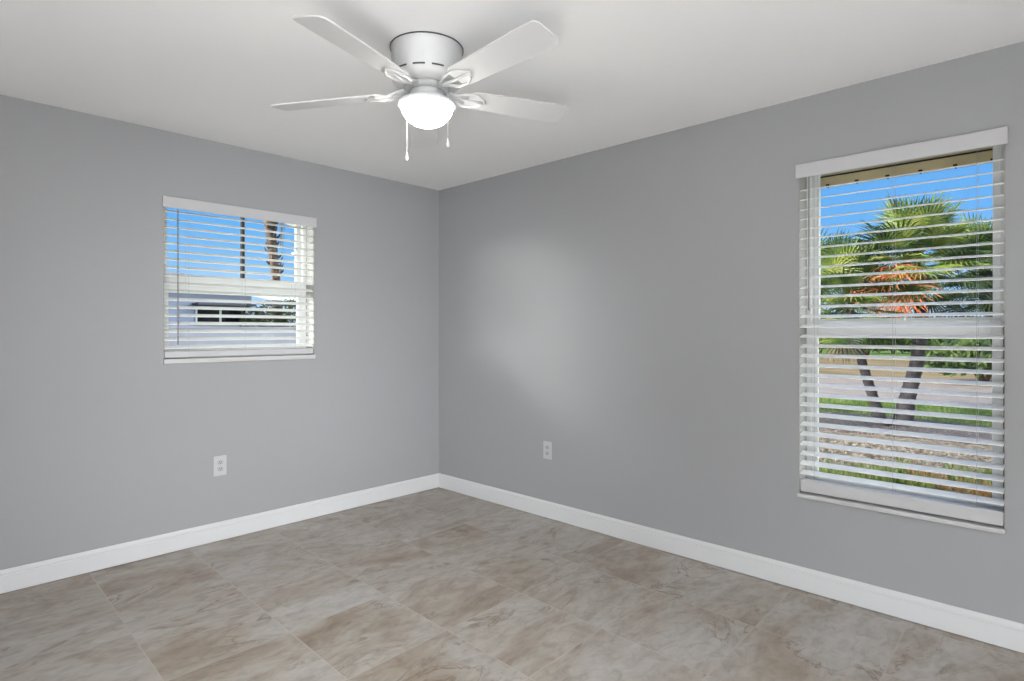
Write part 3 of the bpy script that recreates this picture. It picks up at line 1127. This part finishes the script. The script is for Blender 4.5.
def simple_house(name, label, c, sx, sy, hw, hr, rz, wins):
    root = empty(name, c, rz)
    tag(root, label, 'house')
    m = MB()
    m.box((-sx / 2, -sy / 2, 0), (sx / 2, sy / 2, hw))
    m.build('wall', MT['farwall'], root)
    m = MB()
    e = 0.5
    m.loft([[Vector((x, y, z)) for y, z in ((-sy / 2 - e, hw - 0.1), (sy / 2 + e, hw - 0.1), (sy / 2 + e, hw + 0.05), (0, hr), (-sy / 2 - e, hw + 0.05))] for x in (-sx / 2 - e, sx / 2 + e)], True, True, False)
    m.build('roof', MT['rooftile'], root)
    for (x, z, w_, h_) in wins:
        m = MB()
        m.box((x - w_ / 2, -sy / 2 - 0.03, z), (x + w_ / 2, -sy / 2 + 0.02, z + h_))
        m.build('window', MT['darkglass'], root)
    return root


c = gp(826, 68)
simple_house('far_house', 'pale low house far across the road at the left of the tall window', c, 12, 7, 1.9, 2.9, PI / 2 * -1 + PI, ((-3, 0.7, 1.4, 0.9), (0, 0.7, 1.2, 0.9), (3, 0.7, 1.4, 0.9)))

# ------------------------------------------------------------------ outside the small window: neighbouring house
NY = 13.0
root = empty('neighbour_house', (0, NY, GZ))
tag(root, 'low blue-grey neighbouring house with pale roof seen through the small window', 'house')


def npart(m, name, mt, parent=None):
    o = m.build(name, MT[mt], parent or root)
    o.location = (0, -NY, -GZ) if parent is None else (0, 0, 0)
    return o


m = MB()
m.box((-9, NY, GZ), (3.90, NY + 5.5, 2.46))
npart(m, 'wall', 'siding')
e = 0.42
m = MB()
x0, x1, y0, y1 = -9.6, 3.90 + e, NY - e, NY + 5.5 + e
ze, zr = 2.52, 3.20
rx0, rx1, ry = -6.5, 1.2, NY + 2.75
pts = {k: Vector(v) for k, v in dict(a=(x0, y0, ze), b=(x1, y0, ze), c=(x1, y1, ze), d=(x0, y1, ze), r=(rx0, ry, zr), s=(rx1, ry, zr)).items()}
m.poly([pts['a'], pts['b'], pts['s'], pts['r']])
m.poly([pts['b'], pts['c'], pts['s']])
m.poly([pts['c'], pts['d'], pts['r'], pts['s']])
m.poly([pts['d'], pts['a'], pts['r']])
npart(m, 'roof', 'rooftile')
m = MB()
m.box((x0, y0, ze - 0.16), (x1, y0 + 0.03, ze + 0.01))
m.box((x1 - 0.03, y0 + 0.03, ze - 0.16), (x1, y1, ze + 0.01))
m.box((x0, y0 + 0.03, ze - 0.10), (x1 - 0.03, NY, ze - 0.08))
m.box((3.90, NY, ze - 0.10), (x1 - 0.03, y1, ze - 0.08))
npart(m, 'eave', 'roofedge')
m = MB()
m.box((2.36, NY - 0.45, 1.96), (3.85, NY, 2.02))
aw = npart(m, 'awning', 'roofedge')
wx0, wx1, wz0, wz1 = 2.47, 3.73, 1.48, 1.86
m = MB()
frame_boxes(m, TL, wx0 - .04, wx1 + .04, wz0 - .04, wz1 + .04, NY - 0.05, NY + 0.01, 0.04, 0.04, 0.04)
m.box((3.03, NY - 0.05, wz0), (3.08, NY, wz1))
wf = npart(m, 'window_frame', 'vinyl')
m = MB()
m.box((wx0, NY - 0.02, wz0), (wx1, NY + 0.005, wz1))
npart(m, 'pane', 'darkglass', wf)

# low boundary wall in front of the neighbouring house
m = MB()
m.box((-9, 10.6, GZ - 0.05), (9, 10.8, 1.34))
m.box((-9, 10.57, 1.34), (9, 10.83, 1.39))
tag(m.build('garden_wall', MT['siding2']), 'plain low lilac-grey boundary wall in front of the neighbouring house', 'wall')

# white ribbed patio roof beside the neighbouring house
cp = Vector((5.55, 15.2, GZ))
root = empty('carport', cp)
tag(root, 'white ribbed carport roof on posts right of the neighbouring house', 'carport')
m = MB()
T = Matrix.Rotation(math.radians(8), 4, 'X')
for k in range(14):
    x = -0.9 + k * 0.22
    m.box((x, -1.6, 0.0), (x + 0.20, 2.6, 0.02), Matrix.Translation((0, 0, 2.62)) @ T)
    m.box((x + 0.20, -1.6, 0.0), (x + 0.22, 2.6, 0.06), Matrix.Translation((0, 0, 2.62)) @ T)
m.build('roof', MT['roofwhite'], root)
for x, y in ((-0.8, -1.4), (2.05, -1.4), (-0.8, 2.2), (2.05, 2.2)):
    m = MB()
    m.box((x - 0.04, y - 0.04, 0), (x + 0.04, y + 0.04, 2.60 + 0.14 * y))
    m.build('post', MT['vinyl'], root)
m = MB()
m.box((-0.9, -1.50, 2.24), (2.2, -1.40, 2.385))
m.build('beam', MT['roofedge'], root)

for i, (px, t, rx, rz) in enumerate(((253, 16.2, .42, 1.75), (271, 16.2, .46, 1.85), (293, 16.2, .5, 2.05))):
    bush(gp(px, t), rx, rx, rz, 1100, 90 + i, 'garden_shrub',
         ['leafy shrub nearest the dark window of the neighbouring house', 'middle leafy shrub right of the neighbouring house',
          'tallest leafy shrub under the white carport roof'][i], 'shrubs beside the neighbouring house', leaf=0.08)

# utility pole
p = gp(242.5, 30)
root = empty('street_pole', p)
tag(root, 'thin dark utility pole against the sky in the small window', 'pole')
m = MB()
m.tube([(0, 0, 0), (0, 0, 5), (0, 0, 10.5)], [0.12, 0.105, 0.09], 10)
m.build('pole', MT['pole'], root)
m = MB()
m.box((-1.1, -0.05, 9.6), (1.1, 0.05, 9.72))
m.build('crossarm', MT['pole'], root)
for x in (-1.0, -0.4, 0.4, 1.0):
    m = MB()
    m.lathe([(0.03, 0), (0.05, 0.04), (0.03, 0.08), (0.05, 0.12), (0.01, 0.16)], 8, c=(x, 0, 9.72))
    m.build('insulator', MT['farwall'], root)

# tall palm behind the neighbouring house
t = 24.0
p0 = gp(281, t)
root = empty('palm_tree', p0)
tag(root, 'tall palm with a shaggy brown trunk in the small window', 'palm tree')
m = MB()
pl = [p0, at(276, 280, t), at(271.5, 240, t), at(268, 205, t), at(265, 150, t)]
pl = [Vector(q) - p0 for q in pl]
m.tube(pl, [0.24, 0.17, 0.20, 0.27, 0.30], 14)
m.build('trunk', MT['boots'], root)
m = MB()
rr = random.Random(5)
for i in range(1, len(pl) - 1):
    for j in range(18):
        q = pl[i].lerp(pl[i + 1], j / 18)
        az = rr.uniform(0, 2 * PI)
        o = Vector((math.cos(az), math.sin(az), 0))
        rad = 0.2 + 0.03 * i
        m.tube([q + o * rad * 0.8, q + o * (rad + 0.05) + Vector((0, 0, .10)), q + o * (rad + 0.10) + Vector((0, 0, .24))], [0.05, 0.04, 0.015], 5)
o = m.build('leaf_boots', MT['boots'], root)
o['kind'] = 'stuff'
m, md = MB(), MB()
for k in range(26):
    az = k * 2.4
    el = math.radians(75 - 95 * (k + .5) / 26)
    out = Vector((math.cos(az) * math.cos(el), math.sin(az) * math.cos(el), math.sin(el)))
    fan_leaf(m, pl[-1], out, 1.0, 0.9, rr, 0.5, 20)
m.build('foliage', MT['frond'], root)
for k, q in enumerate((at(280, 205, t), at(279, 214, t), at(281, 196, t))):
    fan_leaf(md, Vector(q) - p0, Vector((0.05, -0.05, -1)), 0.9, 0.6, rr, 0.1, 10, 0.35)
    md.tube([pl[-1], (pl[-1] + Vector(q) - p0) / 2 + Vector((.1, -.1, .3)), Vector(q) - p0], 0.02, 5)
o = md.build('dead_fronds', MT['browndead'], root)
o['label'] = 'dead brown fronds hanging beside the trunk'
